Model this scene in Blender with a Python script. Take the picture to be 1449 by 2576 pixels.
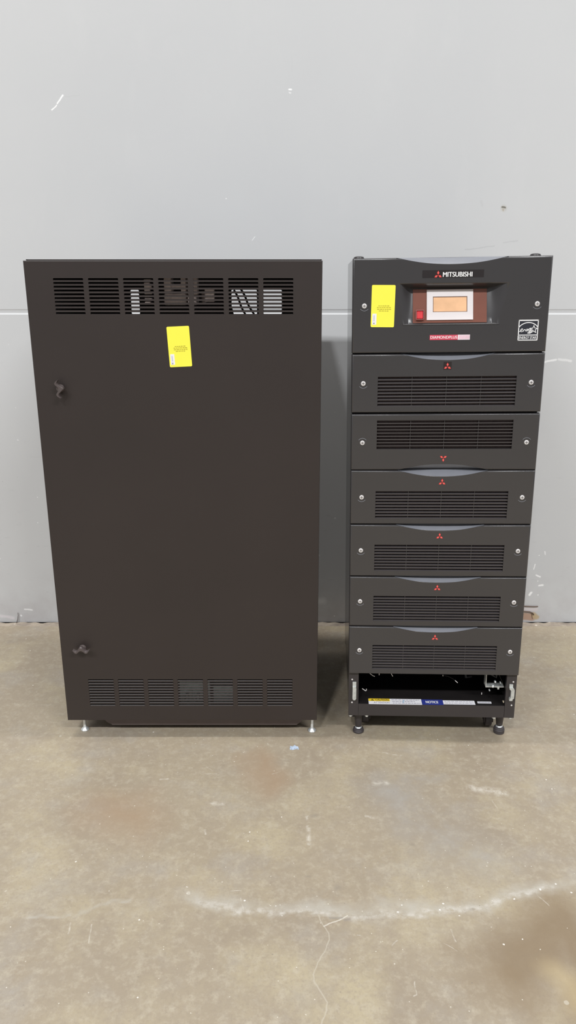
import bpy, bmesh, math, random
from mathutils import Vector, Matrix, Euler
from mathutils.geometry import tessellate_polygon
from mathutils import noise as mnoise

random.seed(7)
for o in list(bpy.data.objects):
    bpy.data.objects.remove(o)
scene = bpy.context.scene
C = scene.collection

# ------------------------------------------------------------------ camera
cam_d = bpy.data.cameras.new('camera')
cam_d.sensor_fit = 'AUTO'
cam_d.sensor_width = 36.0
cam_d.lens = 1900.0 / 2576.0 * 36.0
cam_d.clip_start = 0.05
cam_d.clip_end = 60
cam = bpy.data.objects.new('camera', cam_d)
C.objects.link(cam)
cam.location = (0, -2.79, 1.3214)
cam.rotation_euler = (math.radians(90) - math.atan(585 / 1900.0), 0, 0)
scene.camera = cam

# ------------------------------------------------------------------ light
world = bpy.data.worlds.new('hall')
scene.world = world
world.use_nodes = True
bg = world.node_tree.nodes['Background']
bg.inputs['Color'].default_value = (0.97, 0.98, 1.0, 1)
bg.inputs['Strength'].default_value = 0.36


def area(name, loc, target, sx, sy, power, col=(1, 0.99, 0.97)):
    d = bpy.data.lights.new(name, 'AREA')
    d.shape = 'RECTANGLE'
    d.size = sx
    d.size_y = sy
    d.energy = power
    d.color = col
    o = bpy.data.objects.new(name, d)
    C.objects.link(o)
    o.location = loc
    o.rotation_euler = (Vector(target) - Vector(loc)).to_track_quat('-Z', 'Y').to_euler()
    return o


# a row of ceiling lamps in front of the wall, then the row right over the machines
for lx, sx, pw in ((-14.4, 12.0, 3650), (-4.95, 1.5, 2250), (13.5, 13.5, 5250)):
    area('hall_lamp', (lx, -18.0, 19.1), (lx, -17.0, 0), sx, 0.75, pw, (0.97, 0.985, 1.0))
for lx, pw in ((-2.6, 230), (3.0, 240)):
    area('hall_lamp', (lx, -1.0, 9.2), (lx, -1.0, 0), 3.0, 0.5, pw)

vs = scene.view_settings
vs.view_transform = 'Standard'
vs.look = 'None'
vs.exposure = 0.0
vs.gamma = 1.0
vs.use_curve_mapping = False


# ------------------------------------------------------------------ materials
def nmat(name):
    m = bpy.data.materials.new(name)
    m.use_nodes = True
    nt = m.node_tree
    b = nt.nodes['Principled BSDF']
    return m, nt, b


def mat(name, col, rough=0.5, metal=0.0, var=0.08, scale=30, bump=0.0, bscale=900, spec=0.5, coat=0.0, trans=0.0):
    """principled paint with a small procedural tone variation and optional fine grain"""
    m, nt, b = nmat(name)
    tc = nt.nodes.new('ShaderNodeTexCoord')
    n = nt.nodes.new('ShaderNodeTexNoise')
    n.inputs['Scale'].default_value = scale
    n.inputs['Detail'].default_value = 4
    nt.links.new(tc.outputs['Object'], n.inputs['Vector'])
    r = nt.nodes.new('ShaderNodeValToRGB')
    c = Vector(col)
    r.color_ramp.elements[0].position = 0.3
    r.color_ramp.elements[1].position = 0.7
    r.color_ramp.elements[0].color = (*(c * (1 - var)), 1)
    r.color_ramp.elements[1].color = (*[min(1, v) for v in (c * (1 + var))], 1)
    nt.links.new(n.outputs['Fac'], r.inputs['Fac'])
    nt.links.new(r.outputs['Color'], b.inputs['Base Color'])
    b.inputs['Roughness'].default_value = rough
    b.inputs['Metallic'].default_value = metal
    b.inputs['Specular IOR Level'].default_value = spec
    b.inputs['Coat Weight'].default_value = coat
    b.inputs['Coat Roughness'].default_value = 0.1
    b.inputs['Transmission Weight'].default_value = trans
    if bump:
        n2 = nt.nodes.new('ShaderNodeTexNoise')
        n2.inputs['Scale'].default_value = bscale
        nt.links.new(tc.outputs['Object'], n2.inputs['Vector'])
        bp = nt.nodes.new('ShaderNodeBump')
        bp.inputs['Strength'].default_value = bump
        bp.inputs['Distance'].default_value = 0.0004
        nt.links.new(n2.outputs['Fac'], bp.inputs['Height'])
        nt.links.new(bp.outputs['Normal'], b.inputs['Normal'])
    return m


MT = dict(
    brown=mat('brown_black_powder_coat', (0.028, 0.0205, 0.0185), 0.45, var=0.07, scale=3, spec=0.5, bump=0.2, bscale=1400),
    brown_in=mat('brown_black_inner_steel', (0.11, 0.085, 0.08), 0.6),
    bezel=mat('charcoal_moulded_plastic', (0.034, 0.0315, 0.033), 0.28, var=0.04, scale=5, spec=0.85, bump=0.05, bscale=1600),
    scoop=mat('pale_grey_grip', (0.20, 0.207, 0.232), 0.36, var=0.03),  # paler than the panel plastic; finger grips and screw well arcs
    slat=mat('charcoal_grille_plastic', (0.056, 0.050, 0.052), 0.30, var=0.05, spec=1.0),
    filt=mat('dark_filter_mesh', (0.065, 0.046, 0.044), 0.9, var=0.25, scale=400),
    frame=mat('black_satin_steel', (0.036, 0.031, 0.032), 0.36, var=0.06, scale=6),
    side=mat('black_gloss_side_paint', (0.038, 0.034, 0.035), 0.13, var=0.05, scale=6),
    inner=mat('black_inner_steel', (0.012, 0.010, 0.010), 0.5),
    silver=mat('nickel_plated_screw', (0.80, 0.78, 0.78), 0.35, 0.35, var=0.06, scale=200),
    chrome=mat('zinc_plated_steel', (0.74, 0.77, 0.78), 0.25, 0.6, var=0.05, scale=60),
    galv=mat('galvanised_latch_plate', (0.62, 0.64, 0.62), 0.45, 0.5, var=0.15, scale=120),
    slotdark=mat('screw_slot_shadow', (0.12, 0.11, 0.11), 0.5, 0.6),
    rubber=mat('black_rubber', (0.05, 0.043, 0.045), 0.55),
    knob=mat('brown_handle_plastic', (0.085, 0.068, 0.066), 0.33, var=0.08),
    yellow=mat('fluorescent_yellow_label', (1.0, 0.93, 0.085), 0.42, var=0.01),
    olive=mat('faded_printing_ink', (0.42, 0.36, 0.03), 0.6),
    paper=mat('white_label_paper', (0.88, 0.87, 0.90), 0.5, var=0.01),
    ink=mat('grey_printing_ink', (0.35, 0.34, 0.40), 0.6),
    blackink=mat('black_printing_ink', (0.03, 0.03, 0.035), 0.6),
    white=mat('white_print', (0.86, 0.86, 0.86), 0.5, var=0.02),
    red=mat('red_emblem', (0.72, 0.045, 0.045), 0.35, var=0.05),
    pink=mat('pink_emblem_reflection', (0.80, 0.17, 0.14), 0.35, var=0.05),
    plate=mat('dark_badge_plate', (0.019, 0.015, 0.016), 0.35, var=0.03),
    emback=mat('emblem_backing', (0.022, 0.016, 0.016), 0.3),
    smoke=mat('brown_smoked_acrylic', (0.20, 0.075, 0.052), 0.22, var=0.08, scale=12),
    screen_white=mat('white_screen_bezel', (0.74, 0.69, 0.69), 0.35, var=0.02),
    lcd=mat('amber_lcd_glass', (0.86, 0.52, 0.30), 0.12, var=0.10, scale=22, coat=0.3),
    lcdframe=mat('lcd_gasket', (0.14, 0.075, 0.06), 0.4),
    button=mat('red_push_button', (0.62, 0.035, 0.045), 0.3),
    guard=mat('clear_button_guard', (0.75, 0.32, 0.32), 0.1, trans=0.6),
    badge=mat('red_badge', (0.66, 0.07, 0.12), 0.4, var=0.04),
    badgewhite=mat('pale_badge', (0.86, 0.74, 0.80), 0.4),
    badgepink=mat('pink_badge_print', (0.82, 0.42, 0.52), 0.4),
    starpanel=mat('dark_sticker', (0.028, 0.03, 0.04), 0.3),
    caution=mat('caution_yellow', (0.86, 0.60, 0.03), 0.5),
    blue=mat('notice_blue', (0.03, 0.045, 0.27), 0.45),
    paleblue=mat('pale_blue_print', (0.45, 0.6, 0.75), 0.5),
    beige=mat('dusty_transformer_lacquer', (0.74, 0.62, 0.58), 0.6, var=0.2, scale=60),
    greenboard=mat('dusty_green_board', (0.34, 0.42, 0.40), 0.6, var=0.3, scale=60),
    cable=mat('black_cable_jacket', (0.02, 0.02, 0.022), 0.5),
    chip=mat('blue_grey_paint_chip', (0.42, 0.50, 0.62), 0.6, var=0.3, scale=150),
    copper=mat('rusty_wire', (0.12, 0.08, 0.06), 0.6),
    twig=mat('dark_splinter', (0.10, 0.075, 0.065), 0.7),
)


# ------------------------------------------------------------------ mesh builder
class MB:
    def __init__(self):
        self.v, self.f, self.mi, self.mats = [], [], [], []
        self.xf = Matrix.Identity(4)
        self.cur = 0

    def use(self, m):
        if m not in self.mats:
            self.mats.append(m)
        self.cur = self.mats.index(m)
        return self

    def add(self, verts, faces):
        b = len(self.v)
        self.v += [tuple(self.xf @ Vector(p)) for p in verts]
        for f in faces:
            self.f.append([b + i for i in f])
            self.mi.append(self.cur)
        return self

    def box(self, x0, x1, y0, y1, z0, z1, r=0.0):
        """axis-aligned box; r > 0 chamfers every edge"""
        if r <= 0:
            v = [(x, y, z) for x in (x0, x1) for y in (y0, y1) for z in (z0, z1)]
            return self.add(v, [(0, 1, 3, 2), (4, 6, 7, 5), (0, 4, 5, 1), (2, 3, 7, 6), (0, 2, 6, 4), (1, 5, 7, 3)])
        bm = bmesh.new()
        bmesh.ops.create_cube(bm, size=1)
        for q in bm.verts:
            q.co = Vector((x0 if q.co.x < 0 else x1, y0 if q.co.y < 0 else y1, z0 if q.co.z < 0 else z1))
        bmesh.ops.bevel(bm, geom=list(bm.edges), offset=r, segments=2, profile=0.5, affect='EDGES')
        bm.verts.index_update()
        self.add([tuple(q.co) for q in bm.verts], [[q.index for q in f.verts] for f in bm.faces])
        bm.free()
        return self

    def prism(self, poly, y0, y1):
        """polygon in x,z extruded from y0 to y1"""
        n = len(poly)
        v = [(x, y0, z) for x, z in poly] + [(x, y1, z) for x, z in poly]
        f = [list(range(n)), list(range(2 * n - 1, n - 1, -1))]
        f += [(i, (i + 1) % n, n + (i + 1) % n, n + i) for i in range(n)]
        return self.add(v, f)

    def flat(self, poly, y0, y1):
        """concave polygon in x,z with a little thickness"""
        n = len(poly)
        tr = tessellate_polygon([[Vector((x, z, 0)) for x, z in poly]])
        v = [(x, y0, z) for x, z in poly] + [(x, y1, z) for x, z in poly]
        f = [tuple(t) for t in tr] + [tuple(n + i for i in t) for t in tr]
        f += [(i, (i + 1) % n, n + (i + 1) % n, n + i) for i in range(n)]
        return self.add(v, f)

    def lathe(self, prof, n=24, axis='z', c=(0, 0, 0)):
        """prof = [(radius, height)...] about an axis through c"""
        v = []
        for r, h in prof:
            for i in range(n):
                a = 2 * math.pi * i / n
                p = (r * math.cos(a), r * math.sin(a), h)
                if axis == 'y':
                    p = (p[0], p[2], p[1])
                elif axis == 'x':
                    p = (p[2], p[0], p[1])
                v.append((p[0] + c[0], p[1] + c[1], p[2] + c[2]))
        f = []
        for k in range(len(prof) - 1):
            for i in range(n):
                j = (i + 1) % n
                f.append((k * n + i, k * n + j, (k + 1) * n + j, (k + 1) * n + i))
        f.append(tuple(range(n)))
        f.append(tuple((len(prof) - 1) * n + i for i in range(n)))
        return self.add(v, f)

    def tube(self, pts, r, n=8, taper=1.0):
        pts = [Vector(p) for p in pts]
        rings = []
        for k, p in enumerate(pts):
            d = (pts[min(k + 1, len(pts) - 1)] - pts[max(k - 1, 0)]).normalized()
            a = d.cross(Vector((0.13, 0.31, 0.94))).normalized()
            b = d.cross(a)
            rr = r * (1 + (taper - 1) * k / (len(pts) - 1))
            rings.append([p + (a * math.cos(t) + b * math.sin(t)) * rr for t in [2 * math.pi * i / n for i in range(n)]])
        v = [tuple(q) for ring in rings for q in ring]
        f = []
        for k in range(len(pts) - 1):
            for i in range(n):
                j = (i + 1) % n
                f.append((k * n + i, k * n + j, (k + 1) * n + j, (k + 1) * n + i))
        f += [tuple(range(n)), tuple((len(pts) - 1) * n + i for i in range(n))]
        return self.add(v, f)

    def stroke(self, pts, w, y0, y1, closed=False):
        """flat ribbon of width w along x,z points"""
        pts = [Vector((p[0], p[1])) for p in pts]
        n = len(pts)
        L, R = [], []
        for i in range(n):
            a = pts[(i - 1) % n] if (closed or i > 0) else pts[i]
            b = pts[(i + 1) % n] if (closed or i < n - 1) else pts[i]
            d = (b - a).normalized()
            nrm = Vector((-d.y, d.x)) * w / 2
            if closed:
                d1 = (pts[i] - a).normalized()
                k = max(0.35, abs(d1.dot(d)))
                nrm = nrm / k
            L.append(pts[i] + nrm)
            R.append(pts[i] - nrm)
        for i in range(n if closed else n - 1):
            j = (i + 1) % n
            self.prism([tuple(L[i]), tuple(L[j]), tuple(R[j]), tuple(R[i])], y0, y1)
        return self

    def build(self, name, m, parent=None, smooth=None):
        me = bpy.data.meshes.new(name)
        me.from_pydata(self.v, [], self.f)
        bm = bmesh.new()
        bm.from_mesh(me)
        bmesh.ops.recalc_face_normals(bm, faces=bm.faces)
        bm.to_mesh(me)
        bm.free()
        mats = self.mats if self.mats else [m]
        for q in mats:
            me.materials.append(q)
        if self.mats:
            for p, i in zip(me.polygons, self.mi):
                p.material_index = i
        if smooth is not None:
            me.polygons.foreach_set('use_smooth', [True] * len(me.polygons))
            me.set_sharp_from_angle(angle=math.radians(smooth))
        me.update()
        o = bpy.data.objects.new(name, me)
        C.objects.link(o)
        if parent:
            o.parent = parent
        return o


def rrect(x0, x1, z0, z1, r, n=4):
    out = []
    for cx, cz, a0 in ((x1 - r, z1 - r, 0), (x0 + r, z1 - r, 90), (x0 + r, z0 + r, 180), (x1 - r, z0 + r, 270)):
        for i in range(n + 1):
            a = math.radians(a0 + 90 * i / n)
            out.append((cx + r * math.cos(a), cz + r * math.sin(a)))
    return out


def circ(cx, cz, r, n=20):
    return [(cx + r * math.cos(2 * math.pi * i / n), cz + r * math.sin(2 * math.pi * i / n)) for i in range(n)]


def text(s, x0, x1, z0, z1, y, m, parent, name, bold=0.0, ex=0.0002, shear=0.0, basis=None):
    """lettering fitted to the box x0..x1, z0..z1 at depth y, facing -y"""
    cu = bpy.data.curves.new(name, 'FONT')
    cu.body = s
    cu.size = 1.0
    cu.shear = shear
    o = bpy.data.objects.new(name, cu)
    C.objects.link(o)
    dg = bpy.context.evaluated_depsgraph_get()
    me = bpy.data.meshes.new_from_object(o.evaluated_get(dg))
    bpy.data.objects.remove(o)
    xs = [v.co.x for v in me.vertices]
    ys = [v.co.y for v in me.vertices]
    ax, bx, ay, by = min(xs), max(xs), min(ys), max(ys)
    for v in me.vertices:
        v.co = Vector((x0 + (v.co.x - ax) / (bx - ax) * (x1 - x0), y, z0 + (v.co.y - ay) / (by - ay) * (z1 - z0)))
    bm = bmesh.new()
    bm.from_mesh(me)
    if bold:
        # heavier strokes: the same outline repeated a hair to each side
        d = bold * (z1 - z0)
        g0 = list(bm.verts) + list(bm.edges) + list(bm.faces)
        for k, (ddx, ddz) in enumerate(((-d, 0), (d, 0), (0, d * 0.6))):
            q = bmesh.ops.duplicate(bm, geom=g0)
            bmesh.ops.translate(bm, vec=(ddx, 0.00002 * (k + 1), ddz), verts=[e_ for e_ in q['geom'] if isinstance(e_, bmesh.types.BMVert)])
    r = bmesh.ops.extrude_face_region(bm, geom=list(bm.faces))
    for q in r['geom']:
        if isinstance(q, bmesh.types.BMVert):
            q.co.y -= ex
    bmesh.ops.recalc_face_normals(bm, faces=bm.faces)
    if basis is not None:
        bm.transform(basis)
    bm.to_mesh(me)
    bm.free()
    me.materials.clear()
    me.materials.append(m)
    t = bpy.data.objects.new(name, me)
    C.objects.link(t)
    t.parent = parent
    return t


def thing(name, label, cat, loc=(0, 0, 0), rot=(0, 0, 0), group=None):
    o = bpy.data.objects.new(name, None)
    C.objects.link(o)
    o.location = loc
    o.rotation_euler = rot
    o.empty_display_size = 0.1
    o['label'] = label
    o['category'] = cat
    if group:
        o['group'] = group
    return o


# ------------------------------------------------------------------ marks for the concrete and the wall
grp = bpy.data.node_groups.new('streak', 'ShaderNodeTree')
for nm, tp in (('P', 'NodeSocketVector'), ('A', 'NodeSocketVector'), ('B', 'NodeSocketVector'), ('W', 'NodeSocketFloat'), ('Soft', 'NodeSocketFloat')):
    grp.interface.new_socket(nm, in_out='INPUT', socket_type=tp)
grp.interface.new_socket('Mask', in_out='OUTPUT', socket_type='NodeSocketFloat')
gi = grp.nodes.new('NodeGroupInput')
go = grp.nodes.new('NodeGroupOutput')


def vm(nt, op, a=None, b=None):
    n = nt.nodes.new('ShaderNodeVectorMath')
    n.operation = op
    for i, q in enumerate((a, b)):
        if q is None:
            continue
        if isinstance(q, bpy.types.NodeSocket):
            nt.links.new(q, n.inputs[i])
        else:
            n.inputs[i].default_value = q
    return n


def mth(nt, op, a=None, b=None, clamp=False):
    n = nt.nodes.new('ShaderNodeMath')
    n.operation = op
    n.use_clamp = clamp
    for i, q in enumerate((a, b)):
        if q is None:
            continue
        if isinstance(q, bpy.types.NodeSocket):
            nt.links.new(q, n.inputs[i])
        else:
            n.inputs[i].default_value = q
    return n.outputs[0]


pa = vm(grp, 'SUBTRACT', gi.outputs['P'], gi.outputs['A']).outputs[0]
ba = vm(grp, 'SUBTRACT', gi.outputs['B'], gi.outputs['A']).outputs[0]
num = vm(grp, 'DOT_PRODUCT', pa, ba).outputs['Value']
den = mth(grp, 'ADD', vm(grp, 'DOT_PRODUCT', ba, ba).outputs['Value'], 1e-9)
hh = mth(grp, 'DIVIDE', num, den, True)
sc = grp.nodes.new('ShaderNodeVectorMath')
sc.operation = 'SCALE'
grp.links.new(ba, sc.inputs[0])
grp.links.new(hh, sc.inputs['Scale'])
dist = vm(grp, 'LENGTH', vm(grp, 'SUBTRACT', pa, sc.outputs[0]).outputs[0]).outputs['Value']
# mask = clamp((W - d) / (W * Soft))
msk = mth(grp, 'DIVIDE', mth(grp, 'SUBTRACT', gi.outputs['W'], dist), mth(grp, 'MULTIPLY', gi.outputs['W'], gi.outputs['Soft']), True)
grp.links.new(msk, go.inputs['Mask'])


class Surf:
    """colour stack on a principled material"""

    def __init__(self, name, rough, wob=0.01, wscale=25, flat=(1, 1, 1)):
        self.m, self.nt, self.b = nmat(name)
        nt = self.nt
        self.b.inputs['Roughness'].default_value = rough
        self.tc = nt.nodes.new('ShaderNodeTexCoord').outputs['Object']
        w = nt.nodes.new('ShaderNodeTexNoise')
        w.inputs['Scale'].default_value = wscale
        w.inputs['Detail'].default_value = 5
        nt.links.new(self.tc, w.inputs['Vector'])
        off = vm(nt, 'MULTIPLY', vm(nt, 'SUBTRACT', w.outputs['Color'], (0.5, 0.5, 0.5)).outputs[0], flat).outputs[0]
        s = nt.nodes.new('ShaderNodeVectorMath')
        s.operation = 'SCALE'
        nt.links.new(off, s.inputs[0])
        s.inputs['Scale'].default_value = wob * 2
        self.p = vm(nt, 'ADD', self.tc, s.outputs[0]).outputs[0]
        self.col = None

    def noise(self, scale, detail=6, rough=0.55, stretch=(1, 1, 1), loc=(0, 0, 0)):
        mp = self.nt.nodes.new('ShaderNodeMapping')
        mp.inputs['Scale'].default_value = stretch
        mp.inputs['Location'].default_value = loc
        self.nt.links.new(self.tc, mp.inputs['Vector'])
        n = self.nt.nodes.new('ShaderNodeTexNoise')
        n.inputs['Scale'].default_value = scale
        n.inputs['Detail'].default_value = detail
        n.inputs['Roughness'].default_value = rough
        self.nt.links.new(mp.outputs[0], n.inputs['Vector'])
        return n.outputs['Fac']

    def rng(self, v, a, b, lo=0.0, hi=1.0):
        n = self.nt.nodes.new('ShaderNodeMapRange')
        self.nt.links.new(v, n.inputs['Value'])
        n.inputs['From Min'].default_value = a
        n.inputs['From Max'].default_value = b
        n.inputs['To Min'].default_value = lo
        n.inputs['To Max'].default_value = hi
        return n.outputs['Result']

    def specks(self, scale, size, seed=0.0, density=None):
        """sparse dots: voronoi distance under a size, kept where a second random value is high"""
        mp = self.nt.nodes.new('ShaderNodeMapping')
        mp.inputs['Location'].default_value = (seed, seed * 1.7, seed * 0.3)
        self.nt.links.new(self.p, mp.inputs['Vector'])
        v = self.nt.nodes.new('ShaderNodeTexVoronoi')
        v.inputs['Scale'].default_value = scale
        self.nt.links.new(mp.outputs[0], v.inputs['Vector'])
        a = mth(self.nt, 'LESS_THAN', v.outputs['Distance'], size * scale)
        sep = self.nt.nodes.new('ShaderNodeSeparateColor')
        self.nt.links.new(v.outputs['Color'], sep.inputs[0])
        b = mth(self.nt, 'GREATER_THAN', sep.outputs[0], 1 - (density or 0.3))
        return mth(self.nt, 'MULTIPLY', a, b)

    def mix(self, fac, col, strength=1.0):
        # previous + (colour - previous) * fac, the previous colour evaluated first
        if self.col is None:
            n = self.nt.nodes.new('ShaderNodeRGB')
            n.outputs[0].default_value = (*col, 1)
            self.col = n.outputs[0]
            return
        if strength != 1.0:
            fac = mth(self.nt, 'MULTIPLY', fac, strength)
        d = vm(self.nt, 'SUBTRACT', self.col, col).outputs[0]
        n = self.nt.nodes.new('ShaderNodeVectorMath')
        n.operation = 'MULTIPLY_ADD'
        self.nt.links.new(d, n.inputs[0])
        self.nt.links.new(mth(self.nt, 'SUBTRACT', 1.0, fac), n.inputs[1])
        n.inputs[2].default_value = col
        self.col = n.outputs[0]

    def streak(self, A, B, w, col, strength=1.0, soft=0.5, straight=False, brk=None):
        g = self.nt.nodes.new('ShaderNodeGroup')
        g.node_tree = grp
        self.nt.links.new(self.tc if straight else self.p, g.inputs['P'])
        g.inputs['A'].default_value = A
        g.inputs['B'].default_value = B
        g.inputs['W'].default_value = w
        g.inputs['Soft'].default_value = soft
        f = g.outputs['Mask']
        if brk is not None:
            f = mth(self.nt, 'MULTIPLY', f, brk)
        self.mix(f, col, strength)

    def path(self, pts, w, col, strength=1.0, soft=0.5, straight=False, brk=None):
        """a polyline mark, its segments joined by maximum so that joints do not double"""
        acc = None
        for A, B in zip(pts[:-1], pts[1:]):
            g = self.nt.nodes.new('ShaderNodeGroup')
            g.node_tree = grp
            self.nt.links.new(self.tc if straight else self.p, g.inputs['P'])
            g.inputs['A'].default_value = A
            g.inputs['B'].default_value = B
            g.inputs['W'].default_value = w
            g.inputs['Soft'].default_value = soft
            acc = g.outputs['Mask'] if acc is None else mth(self.nt, 'MAXIMUM', acc, g.outputs['Mask'])
        if brk is not None:
            acc = mth(self.nt, 'MULTIPLY', acc, brk)
        self.mix(acc, col, strength)

    def many(self, marks, col, strength=1.0, soft=0.5, brk=None):
        acc = None
        for A, B, w in marks:
            g = self.nt.nodes.new('ShaderNodeGroup')
            g.node_tree = grp
            self.nt.links.new(self.p, g.inputs['P'])
            g.inputs['A'].default_value = A
            g.inputs['B'].default_value = B
            g.inputs['W'].default_value = w
            g.inputs['Soft'].default_value = soft
            acc = g.outputs['Mask'] if acc is None else mth(self.nt, 'MAXIMUM', acc, g.outputs['Mask'])
        if brk is not None:
            acc = mth(self.nt, 'MULTIPLY', acc, brk)
        self.mix(acc, col, strength)

    def done(self, bump=0.1, bscale=200, dist=0.001):
        self.nt.links.new(self.col, self.b.inputs['Base Color'])
        n = self.nt.nodes.new('ShaderNodeTexNoise')
        n.inputs['Scale'].default_value = bscale
        n.inputs['Detail'].default_value = 6
        self.nt.links.new(self.tc, n.inputs['Vector'])
        bp = self.nt.nodes.new('ShaderNodeBump')
        bp.inputs['Strength'].default_value = bump
        bp.inputs['Distance'].default_value = dist
        self.nt.links.new(n.outputs['Fac'], bp.inputs['Height'])
        self.nt.links.new(bp.outputs['Normal'], self.b.inputs['Normal'])
        return self.m


# ---- concrete floor
S = Surf('stained_concrete', 0.55, wob=0.010, wscale=16, flat=(1, 1, 0))
S.mix(0.0, (0.345, 0.288, 0.208))
S.mix(S.rng(S.noise(2.2, 8, 0.6), 0.40, 0.62), (0.290, 0.238, 0.176), 0.85)
S.mix(S.rng(S.noise(3.6, 8, 0.6, loc=(3, 1, 0)), 0.50, 0.68), (0.425, 0.362, 0.245), 0.85)
S.mix(S.rng(S.noise(5.5, 8, 0.65, loc=(7, 2, 0)), 0.52, 0.72), (0.345, 0.312, 0.270), 0.8)
S.mix(S.rng(S.noise(28, 8, 0.7, loc=(1, 5, 0)), 0.52, 0.75), (0.455, 0.405, 0.32), 0.75)
S.mix(S.rng(S.noise(90, 5, 0.7, loc=(4, 5, 0)), 0.30, 0.46, 1, 0), (0.29, 0.235, 0.18), 0.55)
S.mix(S.rng(S.noise(14, 8, 0.7, loc=(9, 1, 0)), 0.48, 0.72), (0.305, 0.255, 0.195), 0.6)
S.mix(S.rng(S.noise(45, 6, 0.75, loc=(3, 3, 0)), 0.50, 0.72), (0.45, 0.395, 0.305), 0.7)
S.mix(S.rng(S.noise(120, 5, 0.8, loc=(2, 6, 0)), 0.50, 0.66), (0.27, 0.225, 0.17), 0.5)
brk = S.rng(S.noise(9, 7, 0.65, loc=(2, 8, 0)), 0.32, 0.62)
brk2 = S.rng(S.noise(60, 5, 0.7, loc=(6, 8, 0)), 0.40, 0.60)
# broad stains and the worn band are stored on the slab's vertices (see the floor mesh)
def attr(name):
    n = S.nt.nodes.new('ShaderNodeAttribute')
    n.attribute_name = name
    q = S.nt.nodes.new('ShaderNodeSeparateColor')
    S.nt.links.new(n.outputs['Color'], q.inputs[0])
    return q.outputs


a1, a2 = attr('stains'), attr('wear')
S.mix(mth(S.nt, 'MULTIPLY', a1[0], brk), (0.335, 0.315, 0.290), 0.7)
S.mix(a1[1], (0.32, 0.225, 0.145), 0.7)
S.mix(a1[2], (0.215, 0.155, 0.092), 0.85)
S.mix(mth(S.nt, 'MULTIPLY', a2[0], brk), (0.43, 0.402, 0.350), 0.8)
S.mix(mth(S.nt, 'MULTIPLY', a2[1], brk2), (0.56, 0.53, 0.48), 0.8)
S.mix(mth(S.nt, 'MULTIPLY', mth(S.nt, 'GREATER_THAN', a2[0], 0.25), S.specks(75, 0.0026, 21.0, 0.22)), (0.78, 0.76, 0.73), 0.75)
S.mix(a2[2], (0.46, 0.36, 0.20), 0.5)
# crack with its crossing scratch
S.path([(0.066, -1.478, 0), (0.076, -1.507, 0), (0.0860, -1.528, 0), (0.0865, -1.545, 0), (0.078, -1.567, 0), (0.058, -1.598, 0), (0.0505, -1.620, 0), (0.052, -1.638, 0), (0.066, -1.662, 0), (0.074, -1.682, 0), (0.0725, -1.700, 0), (0.060, -1.728, 0), (0.045, -1.76, 0)],
       0.0022, (0.47, 0.425, 0.345), 0.75, 1.0)
S.path([(0.0769, -1.507, 0), (0.1289, -1.480, 0)], 0.0024, (0.62, 0.58, 0.51), 0.9, 1.0)
S.path([(0.088, -1.486, 0), (0.115, -1.484, 0)], 0.004, (0.25, 0.23, 0.20), 0.7, 0.9)
S.path([(0.122, -1.491, 0), (0.133, -1.489, 0)], 0.006, (0.24, 0.21, 0.18), 0.7, 1.0)
# short scratches and drips
light_marks = []
for a, b, w in (((-0.232, -0.985), (-0.199, -0.985), 0.0016), ((-0.235, -0.955), (-0.21, -0.975), 0.001), ((-0.045, -0.985), (-0.018, -0.975), 0.0012),
                ((-0.47, -1.50), (-0.468, -1.53), 0.003), ((-0.42, -1.50), (-0.415, -1.55), 0.0018), ((-0.105, -1.43), (-0.095, -1.47), 0.0015),
                ((0.345, -1.515), (0.352, -1.545), 0.0022), ((0.228, -1.545), (0.215, -1.56), 0.0018), ((0.252, -1.642), (0.250, -1.672), 0.0018),
                ((0.250, -1.672), (0.244, -1.675), 0.0018), ((0.325, -1.55), (0.35, -1.57), 0.001), ((0.54, -1.10), (0.545, -1.13), 0.0015),
                ((0.052, -1.20), (0.052, -1.26), 0.007), ((0.05, -1.16), (0.052, -1.175), 0.005), ((0.20, -1.16), (0.22, -1.165), 0.006),
                ((0.24, -1.03), (0.27, -1.025), 0.014), ((0.56, -1.42), (0.575, -1.45), 0.0016), ((-0.35, -1.01), (-0.33, -1.01), 0.004),
                ((-0.2, -1.11), (-0.17, -1.11), 0.009), ((-0.21, -1.21), (-0.205, -1.225), 0.004), ((-0.13, -1.41), (-0.105, -1.41), 0.0015),
                ((0.14, -1.53), (0.152, -1.533), 0.0022), ((0.27, -0.885), (0.33, -0.90), 0.003), ((0.5, -1.05), (0.58, -1.07), 0.02)):
    light_marks.append(((a[0], a[1], 0), (b[0], b[1], 0), w))
S.many(light_marks, (0.60, 0.56, 0.49), 0.75, 1.0, brk=brk2)
dark_marks = []
for a, w in (((0.045, -1.365), 0.006), ((0.115, -1.40), 0.012), ((0.30, -1.26), 0.008), ((0.065, -1.16), 0.012), ((0.40, -1.46), 0.006)):
    dark_marks.append(((a[0], a[1], 0), (a[0] + 0.005, a[1], 0), w))
S.many(dark_marks, (0.25, 0.215, 0.17), 0.6, 1.0)
S.mix(S.specks(22, 0.0022, 1.0, 0.35), (0.75, 0.72, 0.66), 0.8)
S.mix(S.specks(55, 0.0013, 4.0, 0.35), (0.66, 0.62, 0.54), 0.7)
S.mix(S.specks(38, 0.0014, 9.0, 0.30), (0.20, 0.17, 0.14), 0.6)
S.mix(S.specks(9, 0.0045, 14.0, 0.25), (0.58, 0.54, 0.46), 0.45)
floor_m = S.done(0.12, 160)
S.nt.links.new(S.rng(S.noise(6, 6), 0.3, 0.7, 0.42, 0.62), S.b.inputs['Roughness'])

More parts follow.
